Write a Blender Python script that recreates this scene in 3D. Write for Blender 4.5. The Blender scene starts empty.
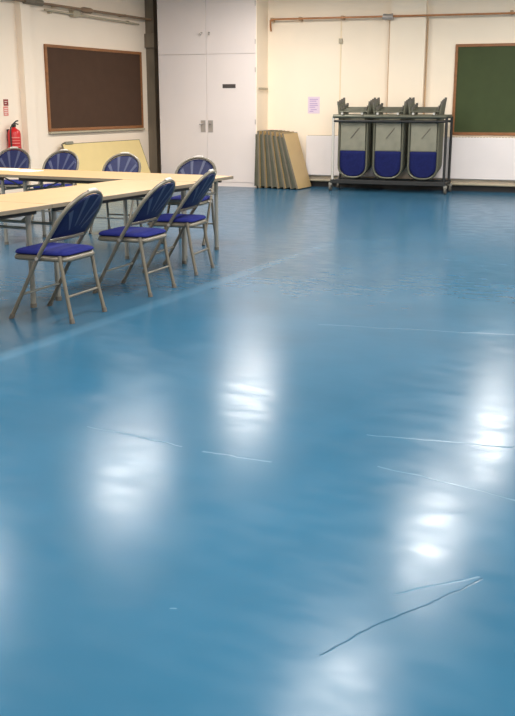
import bpy, bmesh, math, random
from mathutils import Vector, Matrix
random.seed(7)
COL = bpy.context.scene.collection
PI = math.pi

# ------------------------------------------------------------------ materials
def mat(name, col, rough=0.5, metal=0.0, spec=0.5, var=0.0, scale=6.0, bump=0.0, bscale=40.0, stretch=(1, 1, 1)):
    m = bpy.data.materials.new(name); m.use_nodes = True
    nt = m.node_tree; b = nt.nodes['Principled BSDF']
    b.inputs['Base Color'].default_value = (*col, 1)
    b.inputs['Roughness'].default_value = rough
    b.inputs['Metallic'].default_value = metal
    b.inputs['Specular IOR Level'].default_value = spec
    tc = nt.nodes.new('ShaderNodeTexCoord')
    mp = nt.nodes.new('ShaderNodeMapping'); mp.inputs['Scale'].default_value = stretch
    nt.links.new(tc.outputs['Object'], mp.inputs['Vector'])
    n = nt.nodes.new('ShaderNodeTexNoise'); n.inputs['Scale'].default_value = scale
    n.inputs['Detail'].default_value = 4
    nt.links.new(mp.outputs[0], n.inputs['Vector'])
    r = nt.nodes.new('ShaderNodeValToRGB')
    e = r.color_ramp.elements
    e[0].position = 0.3; e[1].position = 0.7
    e[0].color = (*[max(0, c * (1 - var)) for c in col], 1)
    e[1].color = (*[min(1, c * (1 + var)) for c in col], 1)
    nt.links.new(n.outputs['Fac'], r.inputs['Fac'])
    nt.links.new(r.outputs['Color'], b.inputs['Base Color'])
    if bump:
        n2 = nt.nodes.new('ShaderNodeTexNoise'); n2.inputs['Scale'].default_value = bscale
        nt.links.new(mp.outputs[0], n2.inputs['Vector'])
        bp = nt.nodes.new('ShaderNodeBump'); bp.inputs['Strength'].default_value = bump; bp.inputs['Distance'].default_value = 0.01
        nt.links.new(n2.outputs['Fac'], bp.inputs['Height'])
        nt.links.new(bp.outputs[0], b.inputs['Normal'])
    return m

def S(r, g, b):      # 0-255 display values to linear
    f = lambda c: (c / 255 / 12.92) if c / 255 <= .04045 else ((c / 255 + .055) / 1.055) ** 2.4
    return (f(r), f(g), f(b))

M = {
 'wall_back': mat('cream_paint_back', S(250, 234, 212), .7, var=.03, scale=1.2, bump=.06, bscale=30),
 'wall_left': mat('cream_paint_left', S(242, 225, 205), .7, var=.03, scale=1.2, bump=.06, bscale=30),
 'ceiling': mat('ceiling_paint', S(236, 230, 218), .8, var=.02),
 'white': mat('white_cupboard_paint', S(232, 220, 215), .45, var=.015, scale=2),
 'seam': mat('door_gap_shadow', S(206, 194, 188), .8),
 'radiator': mat('white_radiator_enamel', S(232, 224, 222), .4, var=.01),
 'black': mat('dark_skirting', S(26, 24, 24), .6, var=.1),
 'greypipe': mat('painted_pipe', S(176, 164, 140), .5, var=.05),
 'copper': mat('copper_pipe', S(186, 126, 80), .4, metal=.1, var=.12, scale=9),
 'dullpipe': mat('dull_brown_pipe', S(178, 146, 112), .5, var=.10),
 'column': mat('grey_brown_column', S(116, 104, 88), .6, var=.25, scale=5, stretch=(1, 1, .3)),
 'board_brown': mat('brown_pinboard', S(80, 60, 48), .95, var=.05, bump=.2, bscale=200, spec=.12),
 'board_green': mat('green_chalkboard', S(66, 76, 46), .6, var=.06, spec=.2),
 'wood': mat('varnished_wood_trim', S(142, 92, 52), .45, var=.18, scale=14, stretch=(.3, .3, 1)),
 'chrome': mat('brushed_handle_metal', S(176, 168, 162), .35, metal=.4),
 'plate': mat('dark_nameplate', S(72, 66, 64), .4),
 'laminate': mat('beech_laminate', S(188, 152, 104), .45, var=.05, scale=5, stretch=(.5, 4, 1)),
 'laminate2': mat('pale_yellow_laminate', S(222, 198, 138), .45, var=.03, scale=4),
 'tanlam': mat('tan_laminate', S(196, 166, 116), .45, var=.04, scale=4),
 'edge': mat('grey_table_edge', S(118, 108, 92), .5, var=.08),
 'steel': mat('grey_painted_steel', S(138, 136, 128), .38, metal=.25, var=.06),
 'frame': mat('silver_beige_tube', S(114, 108, 96), .38, metal=.3, var=.05),
 'frame_dark': mat('silver_grey_tube', S(98, 98, 84), .4, metal=.35, var=.08),
 'shade': mat('dark_steel', S(46, 46, 46), .5, metal=.3),
 'blue': mat('royal_blue_fabric', S(32, 38, 104), .9, var=.12, scale=60, bump=.25, bscale=350, spec=.15),
 'backblue': mat('navy_blue_backrest', S(22, 30, 70), .6, var=.1, scale=40, spec=.3),
 'rib': mat('grey_blue_fan_rib', S(62, 68, 96), .5, var=.06),
 'pale': mat('pale_plastic_and_highlight', S(196, 192, 184), .3),  # plastic end caps, plus the painted hoop glint and lit upright
 'rubber': mat('grey_rubber', S(96, 92, 84), .7),
 'pan': mat('grey_beige_seat_pan', S(126, 124, 108), .5, var=.14),
 'red': mat('extinguisher_red', S(196, 26, 30), .3, var=.04),
 'redlabel': mat('label_pale_red', S(214, 130, 120), .5),
 'dkred': mat('dark_red_sign', S(140, 52, 48), .5),
 'signpink': mat('pale_red_sign', S(214, 128, 116), .5),
 'white_print': mat('white_print', S(236, 226, 216), .5),
 'blackplastic': mat('black_plastic', S(34, 30, 30), .4),
 'paper': mat('lilac_paper', S(226, 206, 222), .7),
 'ink': mat('lilac_ink', S(188, 160, 200), .8),
 'whitepaper': mat('white_paper', S(250, 248, 246), .7),
 'light': None,
}
m = bpy.data.materials.new('lamp_diffuser'); m.use_nodes = True
b = m.node_tree.nodes['Principled BSDF']
b.inputs['Emission Color'].default_value = (1, .95, .88, 1); b.inputs['Emission Strength'].default_value = 2.0
M['light'] = m

# ------------------------------------------------------------------ mesh builder
class MB:
    def __init__(s): s.v = []; s.f = []; s.sm = []
    def add(s, vs, fs, smooth=False):
        o = len(s.v); s.v += [tuple(v) for v in vs]
        s.f += [tuple(i + o for i in f) for f in fs]; s.sm += [smooth] * len(fs)
        return s
    def box(s, x0, x1, y0, y1, z0, z1, bev=0.0):
        bm = bmesh.new()
        bmesh.ops.create_cube(bm, size=1)
        for v in bm.verts:
            v.co = Vector(((x0 + x1) / 2 + v.co.x * (x1 - x0), (y0 + y1) / 2 + v.co.y * (y1 - y0), (z0 + z1) / 2 + v.co.z * (z1 - z0)))
        if bev: bmesh.ops.bevel(bm, geom=bm.edges[:], offset=bev, segments=2, affect='EDGES', profile=.5)
        bm.verts.index_update()
        s.add([v.co[:] for v in bm.verts], [[v.index for v in f.verts] for f in bm.faces], False); bm.free()
        return s
    def tube(s, pts, r, n=10, caps=True, radii=None):
        pts = [Vector(p) for p in pts]; rings = []
        ref = None
        for i, p in enumerate(pts):
            d = (pts[min(i + 1, len(pts) - 1)] - pts[max(i - 1, 0)]).normalized()
            if ref is None:
                ref = d.cross(Vector((0, 0, 1)))
                if ref.length < .05: ref = d.cross(Vector((1, 0, 0)))
                ref.normalize()
            else:
                ref = (ref - d * ref.dot(d)).normalized()
            u = d.cross(ref); rr = radii[i] if radii else r
            rings.append([p + (ref * math.cos(2 * PI * k / n) + u * math.sin(2 * PI * k / n)) * rr for k in range(n)])
        vs = [v for g in rings for v in g]; fs = []
        for i in range(len(pts) - 1):
            for k in range(n):
                fs.append((i * n + k, i * n + (k + 1) % n, (i + 1) * n + (k + 1) % n, (i + 1) * n + k))
        s.add(vs, fs, True)
        if caps:
            s.add(rings[0][::-1], [tuple(range(n))]); s.add(rings[-1], [tuple(range(n))])
        return s
    def lathe(s, prof, c, n=20):     # profile of (r, z) around the vertical through c
        vs = [(c[0] + r * math.cos(2 * PI * k / n), c[1] + r * math.sin(2 * PI * k / n), c[2] + z) for r, z in prof for k in range(n)]
        fs = [(i * n + k, i * n + (k + 1) % n, (i + 1) * n + (k + 1) % n, (i + 1) * n + k) for i in range(len(prof) - 1) for k in range(n)]
        return s.add(vs, fs, True)
    def build(s, name, material, parent=None):
        me = bpy.data.meshes.new(name); me.from_pydata(s.v, [], s.f)
        bm = bmesh.new(); bm.from_mesh(me); bmesh.ops.recalc_face_normals(bm, faces=bm.faces[:]); bm.to_mesh(me); bm.free()
        for p, q in zip(me.polygons, s.sm): p.use_smooth = q
        me.materials.append(material)
        o = bpy.data.objects.new(name, me); COL.objects.link(o)
        if parent: o.parent = parent
        return o

def tag(o, label=None, cat=None, group=None, kind=None):
    if label: o['label'] = label
    if cat: o['category'] = cat
    if group: o['group'] = group
    if kind: o['kind'] = kind
    return o
def thing(name, label, cat, loc=(0, 0, 0), rz=0, group=None):
    o = bpy.data.objects.new(name, None); COL.objects.link(o)
    o.empty_display_size = .1; o.location = loc; o.rotation_euler = (0, 0, rz)
    return tag(o, label, cat, group)
def dup(root, loc, rz, label, group=None):
    r = root.copy(); COL.objects.link(r); r.location = loc; r.rotation_euler = (0, 0, rz)
    r['label'] = label
    if group: r['group'] = group
    for ch in list(root.children):
        c = ch.copy(); COL.objects.link(c); c.parent = r
        for g in list(ch.children):
            d = g.copy(); COL.objects.link(d); d.parent = c
    return r

# ------------------------------------------------------------------ room shell
AB = math.radians(5.5)                     # the end wall is a little out of square
BW = (-7.3, 15.51)                         # a point of its face
def bwpt(x, off=0.0):                      # face of the end wall at room x, off = distance into the room
    t = (x - BW[0]) / math.cos(AB)
    return (BW[0] + t * math.cos(AB) + off * math.sin(AB), BW[1] + t * math.sin(AB) - off * math.cos(AB))
HC = 3.3; XL = -9.45; XR = 3.8; YR = -3.5

def floor_material():
    m = bpy.data.materials.new('blue_sheet_vinyl'); m.use_nodes = True
    nt = m.node_tree; N = nt.nodes; L = nt.links; b = N['Principled BSDF']
    tc = N.new('ShaderNodeTexCoord')
    def noise(scale, detail=3, st=(1, 1, 1), rough=.5):
        mp = N.new('ShaderNodeMapping'); mp.inputs['Scale'].default_value = st
        L.new(tc.outputs['Object'], mp.inputs[0])
        n = N.new('ShaderNodeTexNoise'); n.inputs['Scale'].default_value = scale; n.inputs['Detail'].default_value = detail
        n.inputs['Roughness'].default_value = rough
        L.new(mp.outputs[0], n.inputs['Vector']); return n
    def math_(op, a, c=None, d=None, clamp=False):
        n = N.new('ShaderNodeMath'); n.operation = op; n.use_clamp = clamp
        for i, q in enumerate((a, c, d)):
            if q is None: continue
            if isinstance(q, (int, float)): n.inputs[i].default_value = q
            else: L.new(q, n.inputs[i])
        return n.outputs[0]
    def mix(fac, a, c):
        n = N.new('ShaderNodeMix'); n.data_type = 'RGBA'
        if isinstance(fac, float): n.inputs[0].default_value = fac
        else: L.new(fac, n.inputs[0])
        for i, q in ((6, a), (7, c)):
            if isinstance(q, tuple): n.inputs[i].default_value = (*q, 1)
            else: L.new(q, n.inputs[i])
        return n.outputs[2]
    def maprange(v, a, c, d, e, smooth=True):
        n = N.new('ShaderNodeMapRange'); n.interpolation_type = 'SMOOTHSTEP' if smooth else 'LINEAR'
        L.new(v, n.inputs[0])
        for i, q in enumerate((a, c, d, e)): n.inputs[i + 1].default_value = q
        return n.outputs[0]
    base = mix(maprange(noise(1.3, 5).outputs['Fac'], .3, .7, 0, 1), S(*FLOOR_A), S(*FLOOR_B))
    # wobble the coordinates so that the seams and cracks are not ruled lines
    wn = noise(5, 3)
    wv = N.new('ShaderNodeVectorMath'); wv.operation = 'SUBTRACT'; L.new(wn.outputs['Color'], wv.inputs[0]); wv.inputs[1].default_value = (.5, .5, .5)
    ws = N.new('ShaderNodeVectorMath'); ws.operation = 'SCALE'; L.new(wv.outputs[0], ws.inputs[0]); ws.inputs['Scale'].default_value = .06
    wp = N.new('ShaderNodeVectorMath'); wp.operation = 'ADD'; L.new(tc.outputs['Object'], wp.inputs[0]); L.new(ws.outputs[0], wp.inputs[1])
    def seg(A, B, w):
        A = Vector((*A, 0)); B = Vector((*B, 0)); ba = B - A
        pa = N.new('ShaderNodeVectorMath'); pa.operation = 'SUBTRACT'; L.new(wp.outputs[0], pa.inputs[0]); pa.inputs[1].default_value = A
        fl = N.new('ShaderNodeVectorMath'); fl.operation = 'MULTIPLY'; L.new(pa.outputs[0], fl.inputs[0]); fl.inputs[1].default_value = (1, 1, 0)
        dt = N.new('ShaderNodeVectorMath'); dt.operation = 'DOT_PRODUCT'; L.new(fl.outputs[0], dt.inputs[0]); dt.inputs[1].default_value = ba / ba.dot(ba)
        h = math_('MULTIPLY', dt.outputs['Value'], 1.0, clamp=True)
        sc = N.new('ShaderNodeVectorMath'); sc.operation = 'SCALE'; sc.inputs[0].default_value = ba; L.new(h, sc.inputs['Scale'])
        df = N.new('ShaderNodeVectorMath'); df.operation = 'SUBTRACT'; L.new(fl.outputs[0], df.inputs[0]); L.new(sc.outputs[0], df.inputs[1])
        ln = N.new('ShaderNodeVectorMath'); ln.operation = 'LENGTH'; L.new(df.outputs[0], ln.inputs[0])
        return maprange(ln.outputs['Value'], 0, w, 1, 0)
    def union(lst):
        r = lst[0]
        for q in lst[1:]: r = math_('MAXIMUM', r, q)
        return r
    dark = union([seg(a, c, w) for a, c, w in FLOOR_DARK])
    pale = union([seg(a, c, w) for a, c, w in FLOOR_PALE])
    # the sheet under the tables is duller than the one in the open
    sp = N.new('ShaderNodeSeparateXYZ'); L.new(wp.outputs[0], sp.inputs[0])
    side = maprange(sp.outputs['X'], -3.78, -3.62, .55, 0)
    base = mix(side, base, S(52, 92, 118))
    strip = maprange(math_('ABSOLUTE', math_('ADD', sp.outputs['X'], 3.62)),   .03, .10, .22, 0)
    strip = math_('MULTIPLY', strip, maprange(sp.outputs['Y'], 6.5, 10, 1, .15))
    base = mix(strip, base, S(96, 140, 168))
    base = mix(math_('MULTIPLY', dark, .45), base, S(26, 52, 70))
    base = mix(math_('MULTIPLY', pale, .25), base, S(140, 180, 200))
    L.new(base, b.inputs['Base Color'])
    rr = maprange(noise(7, 3, (.7, 1.5, 1)).outputs['Fac'], .3, .7, FLOOR_ROUGH[0], FLOOR_ROUGH[1])
    L.new(rr, b.inputs['Roughness'])
    L.new(maprange(noise(9, 4, (.6, 1.6, 1), .65).outputs['Fac'], .3, .72, .09, .14), b.inputs['Specular IOR Level'])
    h1 = noise(2.2, 2, (1, 1.6, 1)).outputs['Fac']; h2 = noise(11, 3, (.8, 1.5, 1)).outputs['Fac']
    h = math_('ADD', math_('MULTIPLY', math_('MULTIPLY', h1, .20), maprange(sp.outputs['Y'], 4.5, 8.0, 1, .12)), math_('MULTIPLY', math_('MULTIPLY', h2, .048), maprange(sp.outputs['Y'], 3.2, 6.0, 1, .06)))
    h = math_('ADD', h, math_('MULTIPLY', math_('MAXIMUM', dark, pale), -.2))
    bp = N.new('ShaderNodeBump'); bp.inputs['Strength'].default_value = .14; bp.inputs['Distance'].default_value = .02
    L.new(h, bp.inputs['Height']); L.new(bp.outputs[0], b.inputs['Normal'])
    return m
FLOOR_A = (41, 87, 114); FLOOR_B = (45, 93, 121); FLOOR_ROUGH = (.19, .25)
FLOOR_DARK = [((-.826, 2.056), (-.695, 2.345), .0045), ((-.695, 2.345), (-.539, 2.649), .0045)]
FLOOR_PALE = [((-2.45, 3.30), (-1.95, 3.255), .007), ((-1.84, 3.25), (-1.526, 3.263), .010), ((-1.30, 3.74), (-.5, 3.89), .008),
              ((-1.12, 3.41), (-.45, 3.29), .008), ((-2.3, 5.64), (-.9, 5.95), .010), ((-1.2975, 2.088), (-1.285, 2.094), .006),
              ((-.75, 2.45), (-.55, 2.66), .006)]

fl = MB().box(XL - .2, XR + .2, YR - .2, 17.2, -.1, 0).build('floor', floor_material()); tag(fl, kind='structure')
ce = MB().box(XL - .2, XR + .2, YR - .2, 17.2, HC, HC + .1).build('ceiling', M['ceiling']); tag(ce, kind='structure')
tag(MB().box(XL - .15, XL, YR, 16.2, 0, HC).build('wall_left', M['wall_left']), kind='structure')
tag(MB().box(XR, XR + .15, YR, 17, 0, HC).build('wall_right', M['wall_left']), kind='structure')
tag(MB().box(XL, XR, YR - .15, YR, 0, HC).build('wall_front', M['wall_left']), kind='structure')
w = MB().box(-2.4, 11.6, 0, .15, 0, HC).build('wall_back', M['wall_back']); w.location = (*BW, 0); w.rotation_euler = (0, 0, AB); tag(w, kind='structure')

def on_back(o, x): o.location = (*bwpt(x), 0); o.rotation_euler = (0, 0, AB); return o     # local x along the wall, -y into the room
# pilasters
p = MB().box(-.29, .29, -.10, 0, 0, HC).build('wall_pier_back', M['wall_back']); tag(on_back(p, -4.935), kind='structure')
tag(MB().box(XL, XL + .10, 11.45, 11.66, 0, HC).build('wall_pier_left', M['wall_left']), kind='structure')
# skirtings
q = MB().box(-1.9, 11.2, -.02, 0, 0, .12).build('baseboard_back', M['black']); tag(on_back(q, -7.3), kind='structure')
q = MB().box(-.31, .31, -.12, -.10, 0, .12).build('baseboard_pier', M['black']); tag(on_back(q, -4.935), kind='structure')
tag(MB().box(XL, XL + .02, YR, 15.3, 0, .10).build('baseboard_left', M['black']), kind='structure')

# dark column in the corner beside the cupboard
c = MB()
c.box(XL, XL + .17, 14.90, 15.30, 0, HC)
c.box(XL, XL + .20, 14.85, 15.14, 2.34, 2.58, .01)
tag(c.build('trim_1', M['column']), kind='structure')

# ------------------------------------------------------------------ ceiling lights
for gx in (-6.37, -2.36, 1.8):  # the right-hand row is unseen, added for symmetric light
    for gy in (-.7, 2.7, 6.1, 9.45, 13.0):  # the ranks nearest the camera are unseen, added for illumination
        t = thing('ceiling_light', 'white fluorescent batten on the ceiling above the hall', 'light', (gx - (.045 if gx > -3 else .02) * (gy - 7), gy, HC), 0, 'ceiling battens')
        MB().box(-.27, .27, -.74, .74, -.06, 0, .008).build('housing', M['white'], t)
        ld = bpy.data.lights.new('batten_light', 'AREA'); ld.shape = 'RECTANGLE'; ld.size = .34; ld.size_y = 1.5
        ld.energy = 112; ld.color = (1, .95, .89)
        lo = bpy.data.objects.new('batten_light', ld); COL.objects.link(lo); lo.parent = t; lo.location = (0, 0, -.065)

# ------------------------------------------------------------------ tall white cupboard
W0 = 1.83; D0 = .55
cup = thing('cupboard', 'tall white built-in double cupboard with upper and lower doors', 'cupboard', (-9.13, 14.775, 0), AB)
MB().box(0, W0 - .012, .02, D0, 0, HC - .005).build('carcass', M['seam'], cup)
MB().box(W0 - .012, W0, .004, D0 + .02, 0, HC - .005).build('side_panel', M['wall_back'], cup)
MB().box(0, W0 - .012, .006, .02, 0, .07).build('plinth', M['white'], cup)
for i in range(2):
    x0 = .006 + i * .908; x1 = x0 + .904
    d = MB().box(x0, x1, 0, .02, .075, 2.21, .003).build('door', M['white'], cup); d['label'] = 'tall lower door'
    u = MB().box(x0, x1, 0, .02, 2.214, HC - .01, .003).build('door', M['white'], cup); u['label'] = 'short upper door'
    hx = .910 + (.07 if i else -.07)
    MB().box(hx - .045, hx + .045, -.006, 0, .92, 1.12, .002).build('lock_plate', M['chrome'], d)
    MB().tube([(hx, -.006, 1.06), (hx, -.045, 1.06), (hx + (.05 if i else -.05), -.05, 1.055)], .011, 8).build('handle', M['chrome'], d)
    MB().tube([(hx, 0, 2.56), (hx, -.04, 2.56), (hx + (.02 if i else -.02), -.05, 2.55), (hx, -.045, 2.52)], .012, 8).build('handle', M['chrome'], u)
    if i == 1:
        MB().box(1.21, 1.45, -.006, 0, 1.655, 1.72, .002).build('nameplate', M['plate'], d)
    hxx = .012 if i == 0 else W0 - .024
    for z in (.3, 1.1, 1.95): MB().tube([(hxx, -.003, z - .04), (hxx, -.003, z + .04)], .007, 6).build('hinge', M['chrome'], d)
    for z in (2.4, 3.0): MB().tube([(hxx, -.003, z - .04), (hxx, -.003, z + .04)], .007, 6).build('hinge', M['chrome'], u)
MB().box(W0, W0 + .025, .08, .50, 1.63, 1.665, .004).build('ledge', M['greypipe'], cup)

# ------------------------------------------------------------------ wall boards
def board(name, label, length, z0, z1, mface, tray):
    t = thing(name, label, 'board')
    fw = .045
    MB().box(fw, length - fw, -.018, 0, z0 + fw, z1 - fw).build('panel', mface, t)
    f = MB()
    for (a, b_, c_, d_) in ((0, length, z0, z0 + fw), (0, length, z1 - fw, z1), (0, fw, z0 + fw, z1 - fw), (length - fw, length, z0 + fw, z1 - fw)):
        f.box(a, b_, -.032, 0, c_, d_, .004)
    f.build('frame', M['wood'], t)
    if tray: MB().box(0, length, -.06, 0, z0 - .035, z0 - .004, .006).build('tray', M['greypipe'], t)
    return t
bl = board('pinboard', 'brown pinboard in a wooden frame on the left wall', 2.66, .985, 2.265, M['board_brown'], True)
bl.location = (XL, 12.05, 0); bl.rotation_euler = (0, 0, PI / 2)
bg = board('chalkboard', 'green chalkboard in a wooden frame above the right radiator', 2.7, .905, 2.32, M['board_green'], False)
on_back(bg, -4.165)

# ------------------------------------------------------------------ radiators with pipe below
def radiator(x0, x1, label):
    L_ = (x1 - x0) / math.cos(AB)
    t = thing('radiator', label, 'radiator'); on_back(t, x0)
    m = MB().box(0, L_, -.12, -.035, .20, .87, .012)
    m.build('panel', M['radiator'], t)
    g = MB(); n = int(L_ / .05)
    for i in range(n): g.box(.03 + i * (L_ - .06) / n, .03 + i * (L_ - .06) / n + .03, -.1175, -.05, .868, .876)
    g.build('top_grille', M['greypipe'], t)
    for xx in (.2, L_ - .2): MB().box(xx - .02, xx + .02, -.037, 0, .25, .82).build('bracket', M['greypipe'], t)
    for xx in (.05, L_ - .05): MB().tube([(xx, -.075, .202), (xx, -.075, .165), (xx, -.065, .145)], .012, 8).build('valve', M['chrome'], t)
    return t
radiator(-6.62, -5.36, 'white panel radiator behind the chair trolley, beside folded tables')
radiator(-4.50, -1.6, 'long white panel radiator below the green chalkboard')
hp = MB().tube([(-.0, -.06, .115), (6.6, -.06, .115)], .024, 10).build('heating_pipe', M['greypipe']); on_back(hp, -7.0)
# pipe rests clear of the pier by running through its foot
tag(hp, 'beige heating pipe running along the end wall below the radiators', 'pipe')

# ------------------------------------------------------------------ pipes high on the walls
cp = thing('copper_pipe', 'thin copper pipe high along the end wall with two drops beside the pier', 'pipe'); on_back(cp, -7.3)
yy = -.135
MB().tube([(-.02 + .02, -.02, 2.60), (-.0 + .02, -.10, 2.66), (.03, yy, 2.755), (.10, yy, 2.775), (5.6, yy, 2.745)], .016, 10).build('pipe', M['copper'], cp)
for xx in (.05, .55, 1.28, 4.0): MB().box(xx - .02, xx + .02, yy - .006, 0, 2.74, 2.80).build('bracket', M['dullpipe'], cp)
MB().tube([(1.98, yy, 2.76), (2.06, yy - .01, 2.75), (2.14, yy, 2.76)], .05, 12).build('valve', M['chrome'], cp)
M['droppipe'] = mat('tan_drop_pipe', S(206, 172, 134), .5, var=.08)
for x in (-5.245, -4.625):
    lx0 = (x + 7.3) / math.cos(AB)
    MB().tube([(lx0, yy, 2.75), (lx0, -.03, 2.71), (lx0, -.02, 2.64), (lx0, -.02, .13)], .011, 8).build('drop_pipe', M['droppipe'], cp)
M['conduit'] = mat('cream_conduit', S(240, 220, 186), .6)
cd = thing('conduit', 'cream conduit with a small box left of the chair trolley', 'conduit'); on_back(cd, -6.07)
MB().box(-.010, .010, -.008, 0, .9, 2.72).build('channel', M['conduit'], cd)
MB().box(-.03, .03, -.035, 0, 2.37, 2.45, .004).build('junction_box', M['greypipe'], cd)

lp = thing('upper_wall_pipe', 'brown pipe running along the left wall above the pinboard', 'pipe')
M['leftpipe'] = mat('brown_wall_pipe', S(132, 106, 82), .5, var=.12)
lx = XL + .13
MB().tube([(lx, 5.5, 2.83), (lx, 13.0, 2.815), (lx, 15.3, 2.805)], .020, 10).build('pipe', M['leftpipe'], lp)
MB().tube([(lx, 12.86, 2.815), (lx, 12.92, 2.81), (lx, 13.10, 2.81), (lx, 13.16, 2.815)], .04, 10, radii=[.025, .045, .045, .025]).build('coupling', M['leftpipe'], lp)
MB().tube([(lx, 11.50, 2.825), (lx, 11.90, 2.822)], .045, 10).build('coupling', M['column'], lp)
for y in (10.2, 12.3, 14.1): MB().box(XL, lx, y - .02, y + .02, 2.80, 2.835).build('bracket', M['dullpipe'], lp)
l2 = thing('lower_wall_pipe', 'short grey pipe just below the brown pipe above the pinboard', 'pipe')
lx2 = XL + .06
MB().tube([(lx2, 12.05, 2.745), (lx2, 14.15, 2.72), (lx2, 14.6, 2.715)], .016, 10).build('pipe', M['greypipe'], l2)
MB().box(XL, XL + .09, 12.72, 12.90, 2.70, 2.79, .008).build('junction_box', M['greypipe'], l2)
for y in (12.2, 14.3): MB().box(XL, lx2, y - .015, y + .015, 2.705, 2.75).build('bracket', M['greypipe'], l2)

# ------------------------------------------------------------------ signs, notice, extinguisher
def plate(name, y, z, w, h, mm, label, marks):
    t = thing(name, label, 'sign', (XL, y, z))
    MB().box(0, .006, -w / 2, w / 2, -h / 2, h / 2, .002).build('plate', mm, t)
    k = MB()
    for (a, b_, c_, d_) in marks: k.box(.006, .0075, a * w, b_ * w, c_ * h, d_ * h)
    k.build('print', M['white_print'], t)
plate('fire_sign', 11.12, 1.415, .10, .09, M['dkred'], 'small dark red sign above the fire extinguisher', [(-.3, .3, .12, .2), (-.3, .1, -.2, -.1)])
plate('instruction_sign', 11.11, 1.295, .10, .13, M['signpink'], 'small pale red sign just above the fire extinguisher', [(-.38, .38, .25, .32), (-.38, .3, .05, .12), (-.38, .38, -.15, -.08), (-.38, .2, -.35, -.28)])
nt_ = thing('paper_notice', 'pale lilac paper notice taped to the end wall', 'notice'); on_back(nt_, -6.63)
MB().box(0, .21, -.004, 0, 1.235, 1.515).build('sheet', M['paper'], nt_)
k = MB()
for z, a, b_ in ((1.47, .03, .18), (1.44, .03, .15), (1.40, .03, .17), (1.37, .03, .18), (1.34, .03, .13), (1.30, .05, .16), (1.27, .03, .10)): k.box(a, b_, -.0052, -.0038, z - .007, z + .007)
k.build('print', M['ink'], nt_)

ex = thing('fire_extinguisher', 'red fire extinguisher hung on the left wall', 'fire extinguisher', (XL + .108, 11.13, .62))
MB().lathe([(0, 0), (.085, 0), (.094, .012), (.094, .36), (.084, .40), (.045, .43), (.028, .44), (.028, .455), (0, .455)], (0, 0, 0), 22).build('cylinder', M['red'], ex)
k = MB(); n = 8
for z0, z1 in ((.30, .315), (.26, .27), (.22, .235), (.18, .19)):
    a0, a1 = -1.5, .1
    vs = []
    for i in range(n + 1):
        a = a0 + (a1 - a0) * i / n
        vs += [(.0948 * math.cos(a), .0948 * math.sin(a), z0), (.0948 * math.cos(a), .0948 * math.sin(a), z1)]
    k.add(vs, [(2 * i, 2 * i + 2, 2 * i + 3, 2 * i + 1) for i in range(n)], True)
k.build('instruction_label', M['redlabel'], ex)
MB().box(-.022, .022, -.03, .03, .45, .49, .006).build('valve_head', M['blackplastic'], ex)
MB().tube([(0, -.02, .49), (0, .06, .535), (0, .10, .54)], .011, 8).build('carry_handle', M['blackplastic'], ex)
MB().tube([(0, -.02, .485), (0, .05, .50), (0, .10, .49)], .009, 8).build('lever', M['blackplastic'], ex)
MB().tube([(0, -.03, .47), (.01, -.075, .45), (.02, -.10, .36), (.02, -.098, .15), (.02, -.09, .10)], .011, 8).build('hose', M['blackplastic'], ex)
MB().box(-.108, -.088, -.03, .03, .25, .42).build('wall_bracket', M['blackplastic'], ex)

# ------------------------------------------------------------------ trestle tables
TL, TW, TH = 2.116, .816, .72
def make_table(label):
    t = thing('folding_table', label, 'table')
    MB().box(-TL / 2 + .006, TL / 2 - .006, -TW / 2 + .006, TW / 2 - .006, TH - .026, TH, .003).build('tabletop', M['laminate'], t)
    e = MB()
    for a in (-1, 1):
        e.box(min(a * TL / 2, a * (TL / 2 - .006)), max(a * TL / 2, a * (TL / 2 - .006)), -TW / 2, TW / 2, TH - .028, TH - .001)
        e.box(-TL / 2 + .006, TL / 2 - .006, min(a * TW / 2, a * (TW / 2 - .006)), max(a * TW / 2, a * (TW / 2 - .006)), TH - .028, TH - .001)
    e.build('edge_band', M['edge'], t)
    ap = MB()
    for a in (-1, 1): ap.box(-TL / 2 + .10, TL / 2 - .10, a * (TW / 2 - .07) - .012, a * (TW / 2 - .07) + .012, TH - .062, TH - .026)
    ap.build('under_frame', M['shade'], t)
    for sx in (-1, 1):
        X = sx * (TL / 2 - .14)
        for sy in (-1, 1):
            Y = sy * (TW / 2 - .10)
            l = MB().tube([(X, Y,   .012), (X, Y, TH - .03)], .019, 10).build('leg', M['steel'], t)
            MB().tube([(X, Y, 0), (X, Y, .03)], .023, 10).build('foot_cap', M['rubber'], l)
        MB().tube([(X, -TW / 2 + .10, .56), (X, TW / 2 - .10, .56)], .011, 8).build('crossbar', M['steel'], t)
        MB().tube([(X, 0, .56), (X - sx * .34, 0, TH - .03)], .008, 8).build('brace', M['steel'], t)
    return t
NX = -4.64; CY = 7.93
tb = make_table('pale beech folding table beside the nearest blue chairs, second from the left edge')
tb.location = (NX, 6.455, 0); tb.rotation_euler = (0, 0, PI / 2)
G = 'folding tables in the L-shaped layout'; tb['group'] = G
tb['label'] = 'beech folding table along which the three nearest blue chairs stand, right of the seam'
dup(tb, (NX, 4.335, 0), PI / 2, 'beech folding table cut off by the left edge, left of a tabletop seam', G)
dup(tb, (-4.325 - 1.06, CY, 0), 0, 'beech folding table across the far end, its corner jutting right', G)
dup(tb, (-4.325 - 3.18, CY, 0), 0, 'beech folding table at the far left with white papers on it', G)

for i, (x, y, r, lab) in enumerate(((-6.95, 8.06, .35, 'white sheet of paper lying at left on the far table'), (-6.60, 8.02, -.2, 'white sheet of paper on the far table, the right one of two'))):
    p = MB().box(-.15, .15, -.105, .105, 0, .004).build('paper_sheet', M['whitepaper']); p.location = (x, y, TH + .0004); p.rotation_euler = (0, 0, r)
    tag(p, lab, 'paper', 'papers on the far table')

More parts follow.
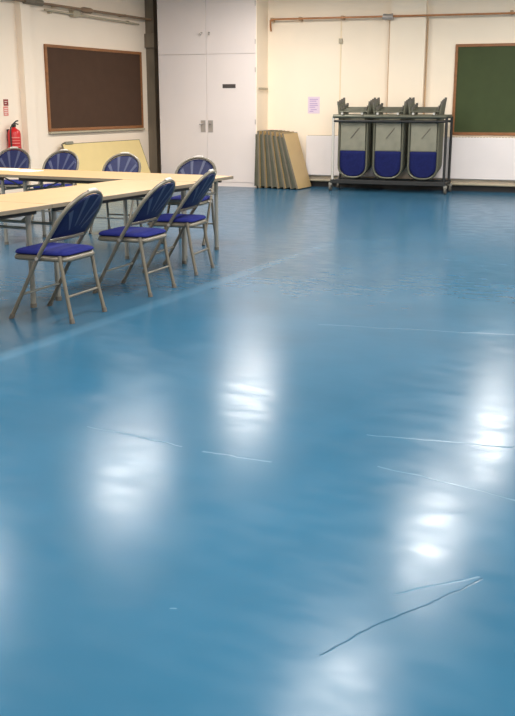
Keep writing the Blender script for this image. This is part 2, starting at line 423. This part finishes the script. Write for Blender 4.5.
# ------------------------------------------------------------------ fan-backed folding chair (front = +y)
HW = .222
def hy(z): return .255 - .575 * z - (.0 if z < .46 else .15 * (z - .46))
def hoop_pts(z0, top=.848, n=14):
    zs = .66; pts = []
    for i in range(5): z = z0 + (zs - z0) * i / 4; pts.append((-HW, hy(z), z))
    for i in range(1, n):
        a = PI - PI * i / n
        z = zs + (top - zs) * math.sin(a) ** .9; pts.append((HW * math.cos(a), hy(z), z))
    for i in range(5): z = zs + (z0 - zs) * i / 4; pts.append((HW, hy(z), z))
    return pts
def back_half(z, zb=.525, inner=.016, top=.848):       # half width of the space inside the hoop at height z
    if z <= .66: return HW - inner
    q = min(1, (z - .66) / (top - inner - .66)); return (HW - inner) * math.sqrt(max(0, 1 - q ** 2.2))
def panel(zb, zt, thick, nz=14, nx=10, half=back_half, yf=hy, bulge=.010):
    m = MB(); vs = []; 
    for side in (1, -1):
        for i in range(nz + 1):
            z = zb + (zt - zb) * (1 - (1 - i / nz) ** 1.6); h = half(z)
            for j in range(nx + 1):
                u = -1 + 2 * j / nx
                ed = (1 - abs(u) ** 4) * (1 - abs(2 * i / nz - 1) ** 6)
                x = u * h
                vs.append((x, yf(z) + .0 + side * (thick * .35 + (thick * .65) * ed) - .018 * (1 - (x / HW) ** 2) , z))
    n1 = (nz + 1) * (nx + 1); fs = []
    for s in range(2):
        for i in range(nz):
            for j in range(nx):
                a = s * n1 + i * (nx + 1) + j; fs.append((a, a + 1, a + nx + 2, a + nx + 1))
    for i in range(nz):
        for j in (0, nx):
            a = i * (nx + 1) + j; fs.append((a, a + nx + 1, a + nx + 1 + n1, a + n1))
    for j in range(nx):
        for i in (0, nz):
            a = i * (nx + 1) + j; fs.append((a, a + 1, a + 1 + n1, a + n1))
    m.add(vs, fs, True); return m
def fan_rib(ang, thick, yf=hy, cz=.50, l0=.12, flip=None):
    m = MB(); vs = []; n = 6
    r1 = .20
    for k in range(40):
        r1 = l0 + .005 * k * 1.2
        z = cz + r1 * math.cos(ang)
        if z > .812 or abs(r1 * math.sin(ang)) > back_half(z) - .028: break
    for i in range(n + 1):
        r = l0 + (r1 - l0) * i / n; w = .006 + .011 * i / n
        for s in (-1, 1):
            x = r * math.sin(ang) + s * w * math.cos(ang); z = cz + r * math.cos(ang) - s * w * math.sin(ang)
            for q in (-1, 1):
                vs.append((x, yf(z) - .018 * (1 - (x / HW) ** 2) + q * thick, z))
    fs = []
    for i in range(n):
        a = 4 * i; b_ = a + 4
        fs += [(a, a + 1, b_ + 1, b_), (a + 2, a + 3, b_ + 3, b_ + 2), (a, a + 2, b_ + 2, b_), (a + 1, a + 3, b_ + 3, b_ + 1)]
    fs += [(0, 1, 3, 2), (4 * n, 4 * n + 1, 4 * n + 3, 4 * n + 2)]
    return m.add(vs, fs)
def cushion(y0, y1, w0, w1, z0, z1, n=12):
    m = MB(); vs = []; fs = []
    def outline(k, inset):
        pts = []
        for i in range(4 * n):
            a = 2 * PI * i / (4 * n); c_, s_ = math.cos(a), math.sin(a)
            e = .24
            u = math.copysign(abs(c_) ** e, c_); v = math.copysign(abs(s_) ** e, s_)
            t = (v + 1) / 2; w = w0 + (w1 - w0) * t
            pts.append((u * (w - inset), (y0 + y1) / 2 + v * ((y1 - y0) / 2 - inset)))
        return pts
    lev = [(z0, .008), (z0 + .006, 0), (z1 - .018, 0), (z1 - .006, .008), (z1, .025), (z1 + .006, .08), (z1 + .009, .14)]
    N_ = 4 * n
    for z, ins in lev: vs += [(x, y, z) for x, y in outline(0, ins)]
    for i in range(len(lev) - 1):
        for k in range(N_): fs.append((i * N_ + k, i * N_ + (k + 1) % N_, (i + 1) * N_ + (k + 1) % N_, (i + 1) * N_ + k))
    fs.append(tuple(range(N_))); fs.append(tuple((len(lev) - 1) * N_ + k for k in range(N_)))
    return m.add(vs, fs, True)

def make_chair():
    t = thing('folding_chair', 'x', 'chair')
    MB().tube(hoop_pts(.44), .0135, 10).build('back_frame', M['frame'], t)
    for s in (-1, 1):
        l = MB().tube([(s * HW, hy(.44), .44), (s * HW, hy(.012), .012)], .0135, 10).build('leg', M['frame'], t)
        MB().tube([(s * HW, hy(.03), .03), (s * HW, hy(.0), 0)], .017, 10).build('foot_cap', M['rubber'], l)
        x = s * (HW - .032)
        l = MB().tube([(x, -.135, .44), (x, -.165, .25), (x - s * -.012, -.215, .012)], .0135, 10).build('leg', M['frame'], t)
        MB().tube([(x + s * .011, -.212, .03), (x + s * .012, -.218, 0)], .017, 10).build('foot_cap', M['rubber'], l)
        MB().tube([(s * (HW - .02), hy(.42), .42), (s * (HW + .018), hy(.42), .42)], .012, 8).build('pivot', M['chrome'], t)
    cushion(-.185, .235, .185, .197, .438, .468).build('seat', M['blue'], t)
    cushion(-.190, .240, .188, .200, .398, .437).build('seat_pan', M['frame'], t)
    panel(.55, .832, .014).build('backrest', M['backblue'], t)
    for a in (-.62, -.22, .22, .62): fan_rib(a, .0155).build('fan_rib', M['rib'], t)
    MB().tube([(-HW, hy(.535), .535), (0, hy(.535) - .012, .535), (HW, hy(.535), .535)], .012, 8).build('back_rail', M['frame'], t)
    z = .17
    MB().tube([(-HW, hy(z), z), (HW, hy(z), z)], .009, 8).build('front_stretcher', M['steel'], t)
    MB().tube([(-HW + .03, -.178, z), (HW - .03, -.178, z)], .009, 8).build('rear_stretcher', M['frame'], t)
    MB().tube([(-.05, hy(.844), .852), (-.03, hy(.844), .858), (.03, hy(.844), .858), (.05, hy(.844), .852)], .0115, 8).build('grip_glint', M['pale'], t)  # pale grip bar, stands in for the white glint on the hoop top
    return t
# chairs: x, y, rotation (front direction angle from +y), label
ch = make_chair()
CH = [
 (-4.00, 5.14, PI / 2 + .06, 'blue fan-backed folding chair nearest the camera, at the table seam'),
 (-4.02, 6.12, PI / 2 + .08, 'blue fan-backed folding chair in the middle of the three near ones'),
 (-4.18, 7.06, PI / 2 + .15, 'blue fan-backed folding chair farthest right of the three near ones'),
 (-5.00, 8.66, PI + .18, 'blue fan-backed folding chair behind the table end, before the white cupboard'),
 (-6.14, 8.98, PI + .18, 'blue fan-backed folding chair before the right half of the leaning table'),
 (-7.18, 9.24, PI + .2, 'blue fan-backed folding chair before the left end of the leaning table'),
 (-8.08, 9.50, PI + .45, 'blue fan-backed folding chair cut off by the left edge, below the extinguisher'),
]
for i, (x, y, r, lab) in enumerate(CH):
    if i == 0:
        ch.location = (x, y, 0); ch.rotation_euler = (0, 0, r); ch['label'] = lab; ch['group'] = 'folding chairs around the tables'
    else: dup(ch, (x, y, 0), r, lab, 'folding chairs around the tables')

# ------------------------------------------------------------------ folded table leaning on the left wall under the pinboard
lt = thing('leaning_table', 'pale yellow folded table leaning on the wall below the pinboard', 'table')
Lz = .815; LL = 2.17
MB().box(0, LL, -.026, 0, 0, Lz, .004).build('tabletop', M['laminate2'], lt)
e = MB().box(0, LL, -.028, .002, Lz, Lz + .007); e.box(0, LL, -.028, .002, -.007, 0); e.box(-.007, 0, -.028, .002, -.007, Lz + .007); e.box(LL, LL + .007, -.028, .002, -.007, Lz + .007)
e.build('edge_band', M['edge'], lt)
for xx in (.2, LL - .2):
    MB().tube([(xx, .02, .06), (xx, .02, .70)], .014, 8).build('leg', M['steel'], lt)
    MB().tube([(xx + (.35 if xx < 1 else -.35), .02, .06), (xx + (.35 if xx < 1 else -.35), .02, .70)], .014, 8).build('leg', M['steel'], lt)
MB().box(.06, .26, -.05, .03, Lz - .01, Lz + .035, .008).build('corner_clip', M['pan'], lt)
lt.rotation_euler = (math.radians(-21), 0, PI / 2); lt.location = (XL + .40, 12.22, .02)

# ------------------------------------------------------------------ folded tables standing on edge beside the cupboard
names = ['folded table flat against the side of the cupboard', 'second folded table from the cupboard in the upright stack', 'third folded table from the cupboard in the upright stack',
         'fourth folded table from the cupboard in the upright stack', 'fifth folded table from the cupboard in the upright stack', 'sixth folded table from the cupboard, last but one in the stack',
         'outermost folded table of the stack, its tan top facing the radiator']
def make_slab():
    t = thing('folded_table', 'x', 'table'); h = .945; L_ = .58
    MB().box(-.012, .012, 0, L_, 0, h, .003).build('tabletop', M['tanlam'], t)
    MB().box(-.056, -.014, .0, L_ - .0, .03, h - .05, .004).build('under_frame', M['frame_dark'], t)
    e = MB().box(-.014, .014, -.006, 0, 0, h); e.box(-.014, .014, -.006, L_, h, h + .006); e.build('edge_band', M['edge'], t)
    vs = [(-.058, yy_, z) for yy_ in (.02, L_ - .02) for z in (.03, .80)] + [(-.100, yy_, .03) for yy_ in (.02, L_ - .02)] + [(-.062, yy_, .80) for yy_ in (.02, L_ - .02)]
    MB().add(vs, [(0, 1, 6, 4), (2, 3, 7, 5), (4, 5, 7, 6), (0, 2, 5, 4), (1, 3, 7, 6), (0, 1, 3, 2)]).build('folded_leg_frame', M['frame_dark'], t)
    for z in (.12, .78): MB().tube([(-.050, .04, z), (-.050, L_ - .04, z)], .007, 8).build('leg', M['steel'], t)
    return t
slab = None
n = 7
for i in range(n):
    bx = -7.19 + i * .118; tx = -7.205 + i * .0755
    if i == 6: bx += .01
    tilt = math.asin((bx - tx) / .95)
    if slab is None: slab = make_slab(); o = slab; o['label'] = names[0]
    else: o = dup(slab, (0, 0, 0), 0, names[i])
    o.location = (bx, 14.80 + .015 * (i % 3), .008 + .012 * math.sin(tilt)); o.rotation_euler = (0, -tilt, 0); o['group'] = 'folded tables stacked upright beside the cupboard'

# ------------------------------------------------------------------ trolley of hanging folded chairs
TX, TY = -4.98, 15.03
tr = thing('chair_trolley', 'dark steel trolley carrying hung folded chairs before the end wall', 'trolley', (TX, TY, 0), AB)
TWd = .92; TD = .46
for sx in (-1, 1):
    for sy, y in ((0, -.03), (1, TD)):
        p = MB().tube([(sx * TWd, y, .13), (sx * TWd, y, 1.20)], .022, 10).build('upright', M['pale'] if sx < 0 and sy == 0 else M['shade'], tr)  # front left post has its light put into a pale colour
        if sx < 0 and sy == 0: p['label'] = 'upright coloured pale as if lit'
        c = MB().tube([(sx * (TWd + .03) - .015, y, .055), (sx * (TWd + .03) + .015, y, .055)], .055, 16).build('caster', M['rubber'], tr)
        MB().box(sx * (TWd + .03) - .028, sx * (TWd + .03) + .028, y - .025, y + .025, .09, .135, .004).build('fork', M['steel'], c)
bs = MB()
for y in (-.03, TD): bs.box(-TWd - .03, TWd + .03, y - .025, y + .025, .125, .19, .005)
for x in (-TWd, -.30, .30, TWd): bs.box(x - .025, x + .025, .025, TD - .025, .135, .175)
bs.build('base_frame', M['shade'], tr)
cols = [-.60, -.015, .56]
for xb in (-.88, -.30, .30, .88):
    for o_ in ((-.02, .02) if abs(xb) < .5 else (0,)):
        pass
for y in (-.035, TD): MB().tube([(-TWd, y, 1.20), (TWd, y, 1.20)], .032, 10).build('top_rail', M['frame_dark'], tr)
for y in (-.03, TD): MB().tube([(-TWd, y, 1.125), (TWd, y, 1.125)], .02, 10).build('lower_rail', M['shade'], tr)
for x in [c_ + d_ for c_ in cols for d_ in (-.165, .165)]:
    r = MB().tube([(x, -.06, 1.245), (x, .03, 1.243), (x, TD + .02, 1.243 + .174 * (TD - .01))], .015, 8).build('hanging_rail', M['frame_dark'], tr)
    MB().tube([(x, -.08, 1.245), (x, -.06, 1.245)], .019, 10).build('end_cap', M['pale'], r)

# folded chair hung upside down: x across, z up from the hoop, viewer side = -y; hangs from the rails
M['darkblue'] = mat('dark_blue_fabric', S(26, 32, 80), .9, var=.15, scale=30, spec=.15)
def make_folded():
    t = thing('hanging_chair', 'x', 'chair')
    W = .235; zb = .225
    pts = []
    for i in range(4): pts.append((-W, 0, 1.0 - i * .18))
    for i in range(0, 15):
        a = PI + PI * i / 14; pts.append((W * math.copysign(abs(math.cos(a)) ** .8, math.cos(a)), 0, zb + .20 - .20 * abs(math.sin(a)) ** .8))
    for i in range(4): pts.append((W, 0, .46 + i * .18))
    MB().tube(pts, .017, 10).build('back_frame', M['frame_dark'], t)
    def half(z): return W - .022 if z > zb + .2 else (W - .022) * math.sqrt(max(.03, 1 - ((zb + .2 - z) / .19) ** 2.2))
    mb = MB(); vs = []; nz = 12; nx = 8
    for side in (1, -1):
        for i in range(nz + 1):
            z = zb + .022 + (.655 - zb - .022) * (i / nz) ** 1.5; h = half(z)
            for j in range(nx + 1):
                u = -1 + 2 * j / nx; vs.append((u * h, side * (.004 + .009 * (1 - u ** 4)), z))
    n1 = (nz + 1) * (nx + 1); fs = []
    for s in range(2):
        for i in range(nz):
            for j in range(nx): a = s * n1 + i * (nx + 1) + j; fs.append((a, a + 1, a + nx + 2, a + nx + 1))
    for i in range(nz):
        for j in (0, nx): a = i * (nx + 1) + j; fs.append((a, a + nx + 1, a + nx + 1 + n1, a + n1))
    for j in range(nx):
        for i in (0, nz): a = i * (nx + 1) + j; fs.append((a, a + 1, a + 1 + n1, a + n1))
    mb.add(vs, fs, True); mb.build('backrest', M['darkblue'], t)
    MB().box(-W + .028, W - .028, -.012, .012, .665, 1.12, .008).build('seat_pan', M['pan'], t)
    MB().tube([(-W, 0, .66), (W, 0, .66)], .010, 8).build('back_rail', M['frame_dark'], t)
    MB().tube([(-.03, -.018, .86), (.10, -.018, 1.02)], .007, 6).build('folding_stay', M['frame'], t)
    for s in (-1, 1):
        l = MB().tube([(s * W, 0, .98), (s * W, .0, 1.20), (s * (W + .025), 0, 1.40)], .017, 8).build('leg', M['frame_dark'], t)
        MB().tube([(s * (W + .022), 0, 1.375), (s * (W + .028), 0, 1.435)], .020, 8).build('foot_cap', M['rubber'], l)
        l = MB().tube([(s * (W - .035), .022, .80), (s * (W - .038), .022, 1.20), (s * (W - .03), .022, 1.33)], .015, 8).build('leg', M['frame_dark'], t)
        MB().tube([(s * (W - .031), .022, 1.31), (s * (W - .030), .022, 1.35)], .020, 8).build('foot_cap', M['rubber'], l)
    MB().tube([(-W, 0, 1.274), (W, 0, 1.274)], .014, 8).build('stretcher', M['frame_dark'], t)
    return t
hc = None
pos = ['frontmost', 'second', 'third', 'rearmost']; cn = ['left', 'middle', 'right']
for ci, cx_ in enumerate(cols):
    for k in range(4):
        lx_, ly_ = cx_, .03 + k * .115
        wx = TX + lx_ * math.cos(AB) - ly_ * math.sin(AB); wy = TY + lx_ * math.sin(AB) + ly_ * math.cos(AB)
        lab = '%s folded blue chair hung upside down in the %s row of the trolley' % (pos[k], cn[ci])
        if hc is None: hc = make_folded(); hc['label'] = lab; o = hc; o.rotation_euler = (0, 0, AB)
        else: o = dup(hc, (0, 0, 0), AB, lab)
        o.location = (wx, wy, .020 * k); o['group'] = 'folded chairs hanging on the trolley'

# ------------------------------------------------------------------ world, camera
wd = bpy.data.worlds.new('World'); bpy.context.scene.world = wd; wd.use_nodes = True
wd.node_tree.nodes['Background'].inputs[0].default_value = (.9, .93, 1, 1); wd.node_tree.nodes['Background'].inputs[1].default_value = .3
cam = bpy.data.cameras.new('camera'); co = bpy.data.objects.new('camera', cam); COL.objects.link(co)
cam.sensor_fit = 'VERTICAL'; cam.sensor_height = 36; cam.lens = 950 * 36 / 716
co.location = (0, 0, 1.4); co.rotation_euler = (PI / 2 - math.atan(254.4 / 950), 0, math.radians(26))
cam.clip_end = 100
sc = bpy.context.scene; sc.camera = co
sc.view_settings.view_transform = 'Standard'; sc.view_settings.look = 'None'; sc.view_settings.exposure = 0.0
